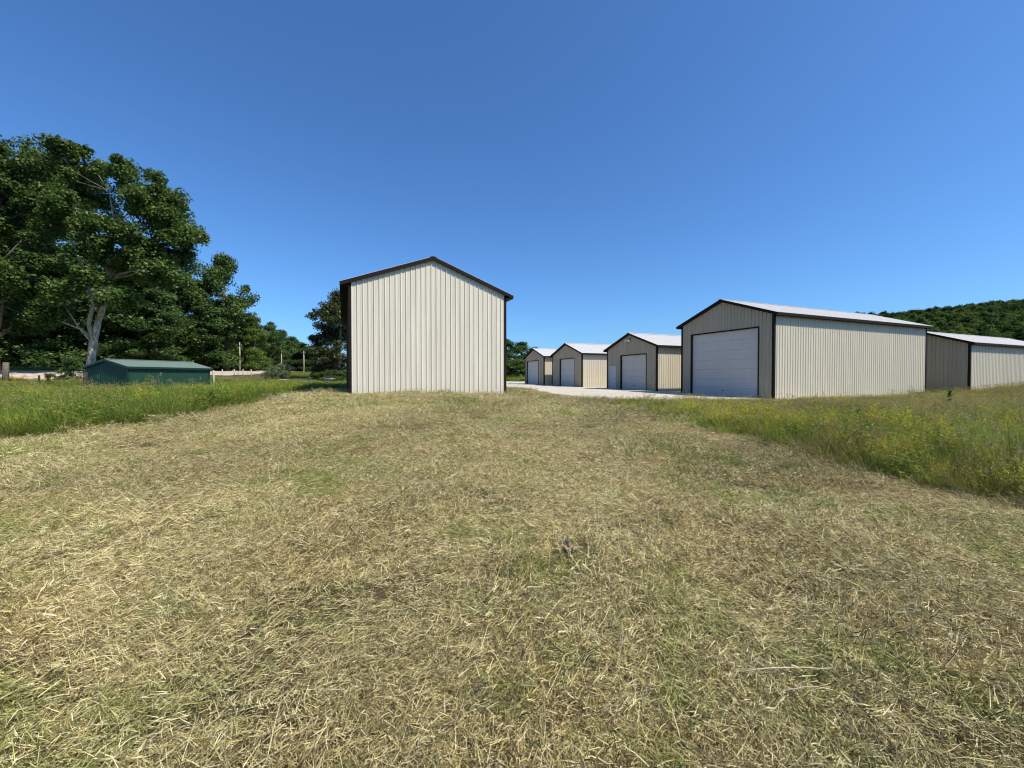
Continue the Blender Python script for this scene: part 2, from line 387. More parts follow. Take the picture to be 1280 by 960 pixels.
def garage(name, label, C, rz, W, L, zb, ze, pitch=.365, door=None, man=None, light=False, wall=CREAM, roof=ROOF, trim=BROWN, trimw=.10, ov=.30, ovg=.22, group=None, pattern=True, cat='garage', slab=True, gable=None):
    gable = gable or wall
    root = empty(name, (C[0], C[1], zb), rz); tag(root, label, cat, group)
    H = ze - zb; zr = H + pitch * W / 2
    def gtop(y): return H + pitch * (y if y < W / 2 else W - y)
    # front gable (plane X=0, looks along -X)
    if door:
        y0, y1, dh = door; dh -= zb
        holes = [(y0, y1, dh)]
    else: holes = []
    if man: holes.append((man[0], man[1], man[2]))
    def gbot(y):
        for a, b, h_ in holes:
            if a < y <= b: return h_
        return 0
    br = [W / 2] + [q for h_ in holes for q in h_[:2]]
    v, f = ribbed((0, 0, 0), (0, 1, 0), (0, 0, 1), (-1, 0, 0), W, gbot, gtop, breaks=br)
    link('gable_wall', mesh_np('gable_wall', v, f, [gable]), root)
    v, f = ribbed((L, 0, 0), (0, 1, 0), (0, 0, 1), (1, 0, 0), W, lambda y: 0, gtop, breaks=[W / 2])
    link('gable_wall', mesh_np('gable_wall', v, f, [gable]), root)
    v, f = ribbed((0, 0, 0), (1, 0, 0), (0, 0, 1), (0, -1, 0), L, lambda y: 0, lambda y: H)
    link('side_wall', mesh_np('side_wall', v, f, [wall]), root)
    v, f = ribbed((0, W, 0), (1, 0, 0), (0, 0, 1), (0, 1, 0), L, lambda y: 0, lambda y: H)
    link('side_wall', mesh_np('side_wall', v, f, [wall]), root)
    v, f = roof_sheet(W, L, H, pitch, ov, ovg)
    r = link('roof', mesh_np('roof', v, f, [roof]), root)
    # ridge cap
    b = MB()
    for s in (1, -1):
        b.quad((-ovg - .01, W / 2, zr + .062), (L + ovg + .01, W / 2, zr + .062), (L + ovg + .01, W / 2 + s * .16, zr + .062 - .16 * pitch), (-ovg - .01, W / 2 + s * .16, zr + .062 - .16 * pitch))
    b.build('ridge_cap', roof, r)
    # soffits and fascia along the eaves, rake boards on the gables
    for s, y in ((-1, -ov), (1, W + ov)):
        b = MB(); zt = H - ov * pitch
        b.box(-ovg, L + ovg, y - .012, y + .012, zt - .12, zt + .035)
        yy = (y + .014, -.03) if s < 0 else (W + .03, y - .014)
        b.box(-ovg, L + ovg, yy[0], yy[1], zt - .118, zt - .108)
        b.build('eave_trim', trim, root)
    for x in (-ovg, L + ovg):
        for s in (1, -1):
            b = MB()
            ye = W / 2 - s * (W / 2 + ov)
            b.bar((x, ye, H - ov * pitch - .045), (x, W / 2, zr - .045), .03, .155)
            xi = x + (ovg / 2 if x < 0 else -ovg / 2)
            b.bar((xi, ye + s * .02, H - ov * pitch - .10), (xi, W / 2, zr - .10 - .02 * pitch), ovg - .03, .012)
            b.build('rake_trim', trim, root)
    for x, sx in ((0, -1), (L, 1)):
        for y, sy in ((0, -1), (W, 1)):
            b = MB(); t = .032
            b.box(min(x, x + sx * t), max(x, x + sx * t), min(y + sy * t, y - sy * trimw), max(y + sy * t, y - sy * trimw), 0, H - .02)
            b.box(min(x - sx * trimw, x - sx * .001), max(x - sx * trimw, x - sx * .001), min(y, y + sy * t), max(y, y + sy * t), 0, H - .02)
            b.build('corner_trim', trim, root)
    if slab:
        MB().box(-.04, L + .04, -.04, W + .04, -1.0, -.005).build('foundation', CONC, root)
    if door:
        y0, y1, _ = door
        d = MB(); n = max(5, round(dh / .6)); ph = dh / n
        # sectional door leaf with horizontal ribs
        z = 0.02
        pr = []
        for k in range(n):
            zb_ = k * ph
            pr += [(zb_ + .012, .12), (zb_ + .03, .10), (zb_ + ph * .30, .10), (zb_ + ph * .33, .108), (zb_ + ph * .36, .10), (zb_ + ph * .63, .10), (zb_ + ph * .66, .108), (zb_ + ph * .69, .10), (zb_ + ph - .018, .10), (zb_ + ph - .001, .12)]
        for (za, xa), (zc, xc) in zip(pr[:-1], pr[1:]):
            d.quad((xa, y0 + .03, za), (xa, y1 - .03, za), (xc, y1 - .03, zc), (xc, y0 + .03, zc))
        dl = d.build('overhead_door', DOORW, root)
        MB().box(.085, .099, (y0 + y1) / 2 - .1, (y0 + y1) / 2 + .1, .42, .46).build('door_handle', BLACK, dl)
        fr = MB()
        fr.box(-.041, .16, y0 - .03, y0 + .03, 0, dh + .02); fr.box(-.041, .16, y1 - .03, y1 + .03, 0, dh + .02)
        fr.box(-.043, .161, y0 - .032, y1 + .032, dh - .02, dh + .05)
        fr.build('door_frame', trim, root)
        MB().box(-1.1, -.042, y0 - .25, y1 + .25, -.5, -.012).build('concrete_apron', CONC, root)
    if man:
        y0, y1, mh = man
        dl = MB().box(.02, .06, y0 + .03, y1 - .03, .01, mh - .03).build('entry_door', MANW, root)
        MB().tube([(.0, y0 + .12, 1.0), (-.05, y0 + .12, 1.0)], [.03, .035], 10).build('door_knob', BLACK, dl)
        fr = MB(); fr.box(-.034, .08, y0 - .05, y0 + .03, 0, mh); fr.box(-.034, .08, y1 - .03, y1 + .05, 0, mh); fr.box(-.035, .081, y0 - .051, y1 + .051, mh - .03, mh + .05)
        fr.build('entry_frame', MANW, root)
    if light:
        lm = MB().box(-.14, -.03, W / 2 - .07, W / 2 + .07, zr - .62, zr - .48).build('floodlight', BLACK, root)
        for s in (-1, 1):
            MB().tube([(-.12, W / 2 + s * .10, zr - .55), (-.22, W / 2 + s * .17, zr - .60), (-.34, W / 2 + s * .2, zr - .66)], [.035, .06, .10], 12).build('lamp_head', GLASS, lm)
    return root

def G(label, cx, d, right_px, left_px, zb, ze, name='storage_garage', rpx=None, doorpx=None, doortop=None, manpx=None, L=None, **kw):
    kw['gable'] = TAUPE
    C = np.array(at(cx, d)); W = along(C, U, left_px)
    if L is None: L = along(C, V, right_px)
    door = None; man = None
    if doorpx: door = (along(C, U, doorpx[1]), along(C, U, doorpx[0]), doortop)
    if manpx: man = (along(C, U, manpx[1]), along(C, U, manpx[0]), 2.1)
    if man and man[1] - man[0] < .95: man = (man[0], man[0] + .95, 2.1)
    print(label, 'W', round(W, 2), 'L', round(L, 2), 'door', door, 'man', man)
    return garage(name, label, C, TH, W, L, zb + Z0, ze + Z0, door=door, man=man, **kw)
GRP = 'cream steel garages in a row along the gravel yard'
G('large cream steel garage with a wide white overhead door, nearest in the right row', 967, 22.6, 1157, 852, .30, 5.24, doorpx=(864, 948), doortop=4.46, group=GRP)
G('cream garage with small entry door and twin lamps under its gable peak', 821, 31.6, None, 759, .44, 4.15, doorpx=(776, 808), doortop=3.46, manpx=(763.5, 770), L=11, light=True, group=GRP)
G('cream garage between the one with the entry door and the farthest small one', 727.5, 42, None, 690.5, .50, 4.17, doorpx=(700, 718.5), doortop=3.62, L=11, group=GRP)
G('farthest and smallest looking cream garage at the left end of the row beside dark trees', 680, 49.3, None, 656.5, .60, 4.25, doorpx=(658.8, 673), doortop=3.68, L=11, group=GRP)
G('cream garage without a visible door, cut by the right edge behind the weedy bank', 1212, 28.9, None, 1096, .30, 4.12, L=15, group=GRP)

CN = np.array(at(437, 17.35)); WN = along(CN, V, 632); CR = CN + V * WN
print('near W', WN)
garage('storage_building', 'tall cream steel building with blank gable wall standing alone at the mown field end',
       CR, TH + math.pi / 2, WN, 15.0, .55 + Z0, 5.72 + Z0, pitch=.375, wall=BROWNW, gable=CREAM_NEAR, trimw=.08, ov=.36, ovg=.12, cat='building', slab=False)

# ------------------------------------------------------------------ green shed
th2 = math.radians(90 - 15)
Cs = np.array(at(160, 30.0)); D1 = np.array([math.cos(th2), math.sin(th2)]); D2 = np.array([-math.sin(th2), math.cos(th2)])
Ls = along(Cs, D1, 262); Ws = along(Cs, D2, 108)
print('shed', Ls, Ws)
garage('green_shed', 'low dark green steel shed with faded roof in tall grass under the big trees', Cs, th2, Ws, Ls, .30 + Z0, EYE + .84 + Z0, pitch=.24,
       wall=GREENW, roof=GREENR, trim=GREENT, ov=.2, ovg=.15, cat='shed', slab=False)

# ------------------------------------------------------------------ vegetation: instanced stuff
def scatter(name, pts, idx, rot, scl, coll):
    me = bpy.data.meshes.new(name); me.vertices.add(len(pts)); me.vertices.foreach_set('co', np.asarray(pts, np.float32).ravel())
    a = me.attributes.new('idx', 'INT', 'POINT'); a.data.foreach_set('value', np.asarray(idx, np.int32))
    a = me.attributes.new('rot', 'FLOAT_VECTOR', 'POINT'); a.data.foreach_set('vector', np.asarray(rot, np.float32).ravel())
    a = me.attributes.new('scl', 'FLOAT_VECTOR', 'POINT'); a.data.foreach_set('vector', np.asarray(scl, np.float32).ravel())
    me.update(); o = link(name, me)
    ng = bpy.data.node_groups.new(name + '_nodes', 'GeometryNodeTree')
    ng.interface.new_socket('Geometry', in_out='INPUT', socket_type='NodeSocketGeometry')
    ng.interface.new_socket('Geometry', in_out='OUTPUT', socket_type='NodeSocketGeometry')
    N = ng.nodes; gi = N.new('NodeGroupInput'); go = N.new('NodeGroupOutput')
    ci = N.new('GeometryNodeCollectionInfo'); ci.inputs['Collection'].default_value = coll
    ci.inputs['Separate Children'].default_value = True; ci.inputs['Reset Children'].default_value = True
    ip = N.new('GeometryNodeInstanceOnPoints'); ip.inputs['Pick Instance'].default_value = True
    def na(nm, ty):
        x = N.new('GeometryNodeInputNamedAttribute'); x.data_type = ty; x.inputs['Name'].default_value = nm; return x.outputs['Attribute']
    L = ng.links
    mp = N.new('GeometryNodeMeshToPoints')
    L.new(gi.outputs[0], mp.inputs['Mesh']); L.new(mp.outputs[0], ip.inputs['Points'])
    L.new(ci.outputs[0], ip.inputs['Instance'])
    L.new(na('idx', 'INT'), ip.inputs['Instance Index']); L.new(na('rot', 'FLOAT_VECTOR'), ip.inputs['Rotation']); L.new(na('scl', 'FLOAT_VECTOR'), ip.inputs['Scale'])
    L.new(ip.outputs[0], go.inputs[0])
    md = o.modifiers.new('scatter', 'NODES'); md.node_group = ng
    return o
def proto_coll(name, meshes):
    c = bpy.data.collections.new(name)
    for i, me in enumerate(meshes):
        o = bpy.data.objects.new('%s_%02d' % (name, i), me); c.objects.link(o)
    return c

def blades(base, az, L, w, pitch, bend, tint, seg=2, twist=None, taper=.15):
    """blades as strips: base (n,3), azimuth, length, width, starting elevation angle and how far it bends over"""
    n = len(base); fwd = np.stack([np.cos(az), np.sin(az), np.zeros(n)], -1)
    side = np.stack([-np.sin(az), np.cos(az), np.zeros(n)], -1)
    tw = rng.uniform(-1, 1, n) if twist is None else twist
    side = side * np.cos(tw)[:, None] + np.array([0, 0, 1.]) * np.sin(tw)[:, None]
    rows = []; p = base.copy()
    for k in range(seg + 1):
        t = k / seg; ww = w * (1 - (1 - taper) * t ** 1.5)
        rows.append(np.stack([p - side * (ww / 2)[:, None], p + side * (ww / 2)[:, None]], 1))
        el = pitch + bend * (t + .5 / seg)
        p = p + (fwd * np.cos(el)[:, None] + np.array([0, 0, 1.]) * np.sin(el)[:, None]) * (L / seg)[:, None]
    v = np.stack(rows, 1).reshape(-1, 3)
    b = np.arange(n)[:, None] * (2 * (seg + 1)); fs = []
    for k in range(seg): fs.append(np.concatenate([b + 2 * k, b + 2 * k + 1, b + 2 * k + 3, b + 2 * k + 2], 1))
    f = np.stack(fs, 1).reshape(-1, 4)
    return v, f, np.repeat(tint, seg)

def join(parts):
    V_, F_, T_, M_, n = [], [], [], [], 0
    for (v, f, t), mi in parts:
        V_.append(v); F_.append(f + n); T_.append(t); M_.append(np.full(len(f), mi)); n += len(v)
    return np.vstack(V_), np.vstack(F_), np.concatenate(T_), np.concatenate(M_)

def hay_patch(i, R=.5, n=2100, long_=1.0, green=.25):
    r = R * np.sqrt(rng.random(n)); a = rng.uniform(0, 2 * np.pi, n)
    comb = rng.uniform(0, np.pi); ph = rng.uniform(0, 6.28, 6)
    bump = lambda x, y: .030 * (np.sin(x * 17 + ph[0] + 1.5 * np.sin(y * 9 + ph[1])) * np.sin(y * 15 + ph[2] + 1.2 * np.sin(x * 11 + ph[3]))) + .012 * np.sin(x * 37 + ph[4]) * np.sin(y * 33 + ph[5])
    base = np.stack([r * np.cos(a), r * np.sin(a), rng.uniform(-.006, .022, n) + bump(r * np.cos(a), r * np.sin(a)) + .008], -1)
    az = np.where(rng.random(n) < .45, comb + rng.normal(0, .5, n), rng.uniform(0, 2 * np.pi, n))
    L = rng.gamma(3, .0125, n) * long_ + .014
    tint = rng.beta(1.15, 1.0, n)
    lying = (blades(base, az, L, rng.uniform(.0016, .0040, n), rng.normal(.10, .22, n), rng.normal(-.15, .35, n), tint))
    m = int(n * green); r = R * np.sqrt(rng.random(m)); a = rng.uniform(0, 2 * np.pi, m)
    b2 = np.stack([r * np.cos(a), r * np.sin(a), bump(r * np.cos(a), r * np.sin(a)) - .012], -1)
    up = blades(b2, rng.uniform(0, 6.28, m), rng.uniform(.03, .09, m), rng.uniform(.002, .004, m), rng.uniform(.7, 1.5, m), rng.uniform(-1.1, 0, m), rng.beta(2, 2, m))
    v, f, t, mi = join([(lying, 0), (up, 1)])
    return mesh_np('hay_patch', v, f, [M_HAY, M_STUB], tint=t, mi=mi, attrs={'grn': np.repeat(rng.random(len(f) // 2), 2)})
hay = [hay_patch(i, green=g, long_=l) for i, (g, l) in enumerate([(.04, 1), (.06, 1.2), (.10, 1), (.06, 1.3), (.24, 1), (.34, .85), (.15, 1.1), (.08, 1.6)])]
HAYC = proto_coll('hay_patch', hay)

def lb(y):      # left edge of the mown strip
    return np.interp(y, [-20, 7, 8.8, 10.0, 11.3, 13.9, 18.7, 24], [-30, -20, -12.2, -10.2, -9.8, -9.5, -10.2, -11.0]) + .25 * np.sin(y * 2.3) + .15 * np.sin(y * 5.1)
def rb(y):      # right edge
    return np.interp(y, [-20, 3, 4.65, 5.7, 9.3, 12.6, 16, 19.5], [9, 6.4, 5.9, 5.25, 4.85, 4.1, 3.9, 4.2]) + .10 * np.sin(y * 2.9) + .07 * np.sin(y * 6.1)

def fpts(x0, x1, y0, y1, dens):
    n = int((x1 - x0) * (y1 - y0) * dens); return rng.uniform(x0, x1, n), rng.uniform(y0, y1, n)
def foot(x, y, grow=.15):        # under a building
    r = np.zeros(x.shape, bool)
    for C, D, E, l, w in FOOT:
        dx, dy = x - C[0], y - C[1]; a = dx * D[0] + dy * D[1]; b = dx * E[0] + dy * E[1]
        r |= (a > -grow) & (a < l + grow) & (b > -grow) & (b < w + grow)
    return r
FOOT = [(CR, U, -V, 15.0, WN), (Cs, D1, D2, Ls, Ws)]
for cx, d, lp, L_ in ((967, 22.6, 852, along(np.array(at(967, 22.6)), V, 1157)), (821, 31.6, 759, 11), (727.5, 42, 690.5, 11), (680, 49.3, 656.5, 11), (1212, 28.9, 1096, 15)):
    c_ = np.array(at(cx, d)); FOOT.append((c_, V, U, L_, along(c_, U, lp)))

def hay_scatter():
    X, Y = [], []
    for y0, y1, dens in ((.6, 4, 17), (4, 8, 12), (8, 14, 9), (14, 22, 6.5), (22, 30, 5)):
        x, y = fpts(-1.45 * y1 - 1, min(1.45 * y1 + 1, 12), y0, y1, dens); X.append(x); Y.append(y)
    x, y = fpts(-6, 6, -4, .6, 4); X.append(x); Y.append(y)
    x, y = np.concatenate(X), np.concatenate(Y)
    k = (x > lb(y) - .5) & (x < rb(y) + .35) & ~inside(YARD, x, y) & ~foot(x, y, .1)
    bare = np.sin(x * .55 + 2.1 + np.sin(y * .8)) * np.sin(y * .6 + .8 + 1.2 * np.sin(x * .4)) + .35 * np.sin(x * 2.3 + y * 1.9)
    k &= ~((bare > .85) & (rng.random(len(x)) < .10))
    x, y = x[k], y[k]; n = len(x); z = zf(x, y)
    g = np.sin(x * .9 + 1.7 * np.sin(y * .5)) * np.sin(y * .75 + 1.1 * np.sin(x * .6 + 2)) + rng.normal(0, .6, n)
    idx = np.where(g > .75, rng.choice([4, 5, 6], n), np.where(g > .3, rng.choice([2, 6, 0], n), rng.choice([0, 1, 3, 2, 7], n)))
    e = .3; tx = np.arctan((zf(x, y + e) - zf(x, y - e)) / (2 * e)); ty = -np.arctan((zf(x + e, y) - zf(x - e, y)) / (2 * e))
    # rotation order XYZ: spin about z then tilt is close enough on this gentle slope
    rot = np.stack([tx * 0, ty * 0, rng.uniform(0, 6.28, n)], -1)
    s = rng.uniform(.8, 1.25, n); sz = rng.uniform(.7, 1.7, n)
    near = np.hypot(x, y)
    s = s * np.interp(near, [0, 6, 20], [.80, .88, 1.3])
    o = scatter('mown_grass', np.stack([x, y, z + .004], -1), idx, rot, np.stack([s, s, s * sz * (1 + 1.1 * (rng.random(n) < .12))], -1), HAYC)
    tag(o, 'dry mown hay and short green stubble covering the field', 'grass', kind='stuff'); print('hay', n)
hay_scatter()

def tuft(kind, seedi):
    parts = []
    def up(n, R, L, w, pr, br, mi, seg=3, tb=(2, 2)):
        r = R * np.sqrt(rng.random(n)); a = rng.uniform(0, 6.28, n)
        base = np.stack([r * np.cos(a), r * np.sin(a), np.full(n, -.03)], -1)
        b = blades(base, a + rng.normal(0, .8, n), rng.uniform(*L, n), rng.uniform(*w, n), rng.uniform(*pr, n), rng.uniform(*br, n), rng.beta(*tb, n), seg=seg)
        parts.append((b, mi)); return b
    def leafy(n, R, h, ls, mi, stems=6, smi=0):
        sx = rng.normal(0, R * .5, (stems, 2)); lean = rng.normal(0, .12, (stems, 2)); hh = h * rng.uniform(.6, 1.1, stems)
        k = rng.integers(0, stems, n); t = rng.uniform(.1, 1, n)
        p = np.stack([sx[k, 0] + lean[k, 0] * t * h, sx[k, 1] + lean[k, 1] * t * h, hh[k] * t], -1)
        parts.append((blades(p, rng.uniform(0, 6.28, n), ls * rng.uniform(.5, 1.1, n) * (1.15 - .6 * t), ls * rng.uniform(.16, .3, n), rng.uniform(-.1, .9, n), rng.uniform(-1.2, -.2, n), rng.beta(2, 2, n), seg=2, taper=.1), mi))
        base = np.concatenate([sx, np.zeros((stems, 1))], 1); az = np.arctan2(lean[:, 1], lean[:, 0]); 
        parts.append((blades(base, az, hh, np.full(stems, .008), np.full(stems, 1.42), np.full(stems, -.03), rng.random(stems), seg=2, taper=.5), smi))
        return sx, lean, hh
    def heads(n, R, h, mi, size=.012, m=26):
        for _ in range(n):
            r = rng.normal(0, R * .5, 2); ln = rng.normal(0, .12, 2); H_ = h * rng.uniform(.75, 1.15)
            top = np.array([r[0] + ln[0] * H_, r[1] + ln[1] * H_, H_])
            parts.append((blades(np.array([[r[0], r[1], 0]]), np.array([math.atan2(ln[1], ln[0])]), np.array([H_ * 1.01]), np.array([.004]), np.array([math.atan(1 / max(.02, np.hypot(*ln)))]), np.array([0.]), np.array([.6]), seg=2, twist=np.array([.3])), 1))
            p = top + np.stack([rng.normal(0, size, m), rng.normal(0, size, m), -rng.uniform(0, size * 9, m)], -1)
            parts.append((blades(p, rng.uniform(0, 6.28, m), rng.uniform(.015, .04, m), rng.uniform(.004, .009, m), rng.uniform(.3, 1.4, m), rng.uniform(-.4, .2, m), rng.random(m), seg=1), mi))
    if kind == 'green': up(170, .22, (.35, .8), (.005, .010), (1.0, 1.5), (-1.1, -.1), 0)
    elif kind == 'mixed': up(100, .22, (.3, .7), (.004, .009), (1.0, 1.5), (-1.0, -.1), 0); up(80, .22, (.3, .75), (.003, .006), (1.0, 1.5), (-.8, 0), 1)
    elif kind == 'dry': up(150, .24, (.25, .65), (.003, .006), (.9, 1.5), (-.9, 0), 1); heads(5, .2, .62, 2)
    elif kind == 'seed': up(100, .22, (.3, .7), (.004, .008), (1.0, 1.5), (-.9, -.1), 0); heads(9, .24, .85, 2)
    elif kind == 'leafy': leafy(170, .26, .62, .13, 0, 9); up(60, .22, (.3, .6), (.004, .008), (1.0, 1.5), (-.9, -.1), 0)
    elif kind == 'yellow':
        leafy(110, .22, .55, .10, 0, 8); up(60, .22, (.2, .5), (.004, .007), (1.0, 1.5), (-.9, -.1), 0)
        heads(12, .24, .68, 3, .034, 46)
    elif kind == 'white': leafy(90, .2, .5, .09, 0, 6); heads(7, .24, .72, 4, .022, 26); up(60, .22, (.2, .5), (.003, .006), (1.0, 1.5), (-.9, -.1), 1)
    elif kind == 'low': up(150, .26, (.12, .32), (.004, .008), (.6, 1.4), (-1.0, 0), 0); up(60, .26, (.12, .35), (.003, .005), (.5, 1.4), (-.8, 0), 1)
    v, f, t, mi = join(parts)
    return mesh_np('tuft_' + kind, v, f, [M_TALL, M_TALLD, M_SEED, M_YEL, M_WHT], tint=t, mi=mi)
KN = ['green', 'green', 'mixed', 'mixed', 'dry', 'dry', 'seed', 'leafy', 'leafy', 'yellow', 'white', 'low', 'low']
TC = proto_coll('grass_tuft', [tuft(k, i) for i, k in enumerate(KN)])

def tall_scatter(name, label, regions, keep, weights, hmul, sizefn=None):
    X, Y = [], []
    for x0, x1, y0, y1, dens in regions:
        x, y = fpts(x0, x1, y0, y1, dens); X.append(x); Y.append(y)
    x, y = np.concatenate(X), np.concatenate(Y); k = keep(x, y) & (np.abs(x) < 1.40 * y + 2.5)
    x, y = x[k], y[k]; n = len(x); z = zf(x, y); w = weights(x, y); w = w / w.sum(1, keepdims=True)
    c = (np.cumsum(w, 1) < rng.random(n)[:, None]).sum(1).clip(0, len(KN) - 1)
    s = rng.uniform(.8, 1.3, n); h = s * hmul(x, y) * rng.uniform(.8, 1.2, n)
    d = np.hypot(x, y); s = s * np.interp(d, [5, 20, 50], [1, 1.3, 2.2])
    rot = np.stack([rng.normal(0, .06, n), rng.normal(0, .06, n), rng.uniform(0, 6.28, n)], -1)
    o = scatter(name, np.stack([x, y, z], -1), c, rot, np.stack([s, s, h], -1), TC)
    tag(o, label, 'grass', kind='stuff'); print(name, n)
def W_(n, **kw):
    a = np.zeros((n, len(KN)))
    for k, v in kw.items():
        ii = [i for i, q in enumerate(KN) if q == k]
        for i in ii: a[:, i] = np.asarray(v) / len(ii)
    return a
def blot(x, y, s=.35, ph=0):
    return .5 + .25 * (np.sin(x * s + ph + 1.7 * np.sin(y * s * .7)) + np.sin(y * s * 1.3 + 2 * ph + 1.3 * np.sin(x * s * .8)))
# left field
tall_scatter('tall_grass', 'tall green grass and leafy weeds left of the mown strip',
    [(-26, -8, 6, 12, 14), (-34, -8, 12, 20, 9), (-48, -9, 20, 34, 5), (-60, -10, 34, 52, 2.2)],
    lambda x, y: (x < lb(np.minimum(y, 24)) - .15) & ~foot(x, y) & ~inside(YARD, x, y) & ~inside(BANKP, x, y) & ~inside(ROADL, x, y) & ~((y > 20) & (x > -11 - .0 * y) & (y < 40) & (x > -10.5)) & (y - .9 * (-x - 10) < 60),
    lambda x, y: W_(len(x), green=1.2 + 1.5 * blot(x, y, .4), leafy=2.0 * blot(x, y, .5, 2), mixed=.5, seed=.30, dry=.12 * blot(x, y, .6, 1), yellow=.12, white=.02, low=.5),
    lambda x, y: np.interp(lb(np.minimum(y, 24)) - x, [0, 1.2, 3], [.8, .97, 1.0]) * np.interp(y, [8, 16, 24, 40], [1.0, .95, .70, .42]))
# the far grass behind the tall building and along the yard
tall_scatter('far_weeds', 'rough green weeds growing beyond the gravel yard',
    [(-40, 12, 62, 95, 1.0), (-12, 14, 66, 80, 1.6), (-60, -20, 50, 75, 1.0)],
    lambda x, y: (x > -.62 * y + 4) & ~inside(YARD, x, y) & ~inside(ROADL, x, y) & ~foot(x, y),
    lambda x, y: W_(len(x), green=1.5, leafy=1.5, mixed=1, seed=.3, yellow=.1),
    lambda x, y: np.where(x > -12, 1.3, .75))
# right field
def rw(x, y):
    d = x - rb(np.minimum(y, 19.5)); edge = np.exp(-(d / 2.2) ** 2)
    bright = np.clip((x - 5) / 8, 0, 1) * np.exp(-((y - 7.5) / 4.0) ** 2)
    back = np.clip((y - 10) / 6, 0, 1)
    return W_(len(x), dry=3.0 + 4.0 * back * (1 - .5 * blot(x, y, .3)), mixed=1.3, seed=.6 + .9 * back, white=.03, green=.25 + 2.0 * bright, leafy=.3 + 1.2 * bright + .5 * edge * blot(x, y, .7, 2),
              yellow=.35 + 1.5 * blot(x, y, .8, 3) * (y < 13) + .3 * np.exp(-((x - 40) / 8) ** 2), low=.4 + .6 * back)
tall_scatter('meadow_weeds', 'unmown meadow weeds with dry stems and yellow flowers right of the mown strip',
    [(4, 16, 2, 6, 16), (3.5, 20, 6, 11, 12), (3.5, 28, 11, 17, 8), (3.5, 40, 17, 25, 6), (15, 60, 25, 45, 3)],
    lambda x, y: (x > rb(np.minimum(y, 19.5)) + .12) & ~foot(x, y, .1) & ~inside(YARD, x, y) & ~((y > 19.5) & (x < 15)) & ~((y > 28.5) & (x < 31)),
    rw, lambda x, y: np.interp(x - rb(np.minimum(y, 19.5)), [0, .8, 2.5, 8], [.55, .8, 1.0, .85]) * np.interp(y, [5, 10, 14, 19, 23], [1.0, .85, .60, .38, .38]) * np.where((x > 24), np.interp(x, [24, 36], [1.3, 2.0]), 1))
# grass fringe behind the near building and along walls
tall_scatter('verge_grass', 'short green grass along the edge of the gravel and the building foot',
    [(-14, 4, 16.5, 34, 9), (3, 16, 18.4, 22.8, 9)],
    lambda x, y: ~foot(x, y, .02) & ~inside(YARD, x, y) & (((x - CN[0]) * U[0] + (y - CN[1]) * U[1] > -.35) | (x > 3)) & (y < 40),
    lambda x, y: W_(len(x), low=1.0, mixed=.08, dry=.05), lambda x, y: np.full(len(x), .30))

# ------------------------------------------------------------------ trees
def leaf_quads(c, n_, size, tint, elong=1.5):
    """c centres (n,3), n_ normals (n,3) -> diamond leaves"""
    n = len(c); r = rng.normal(size=(n, 3)); a = np.cross(n_, r); a /= np.linalg.norm(a, axis=1, keepdims=True) + 1e-9; b = np.cross(n_, a)
    s = size[:, None]; fold = n_ * (s * .12)
    v = np.stack([c - a * s * elong / 2, c - b * s / 2 + fold, c + a * s * elong / 2, c + b * s / 2 + fold], 1).reshape(-1, 3)
    return v, np.arange(n * 4).reshape(-1, 4), tint
def crown_leaves(cl, rc, m, leaf, flat=.5, center=None, hang=.0):
    """cl (k,3) clump centres, rc (k,) radii, m leaves per clump"""
    k = len(cl); N = int(k * m); id_ = np.repeat(np.arange(k), int(m))
    d = rng.normal(size=(N, 3)); d /= np.linalg.norm(d, axis=1, keepdims=True)
    rr = rng.random(N) ** .45; off = d * rr[:, None] * rc[id_][:, None]; off[:, 2] *= flat
    off *= (1 + .25 * np.sin(d[:, 0] * 5 + id_)[:, None] * np.cos(d[:, 1] * 4 + id_ * 1.3)[:, None])
    p = cl[id_] + off
    nrm = rng.normal(size=(N, 3)) * .65 + d * .55 + np.array([0, 0, .75]); nrm /= np.linalg.norm(nrm, axis=1, keepdims=True)
    size = leaf * rng.uniform(.6, 1.35, N)
    ct = rng.beta(2, 2, k)
    t = np.clip(.55 * ct[id_] + .45 * rng.random(N), 0, 1)
    return leaf_quads(p, nrm, size, t)
def lobes_to_clumps(lobes):
    C_, R_ = [], []
    for cx, cy, cz, rx, ry, rz, n, rc in lobes:
        d = rng.normal(size=(n, 3)); d /= np.linalg.norm(d, axis=1, keepdims=True)
        r = rng.random(n) ** .42
        C_.append(np.array([cx, cy, cz]) + d * r[:, None] * np.array([rx, ry, rz])); R_.append(rc * rng.uniform(.6, 1.25, n))
    return np.vstack(C_), np.concatenate(R_)
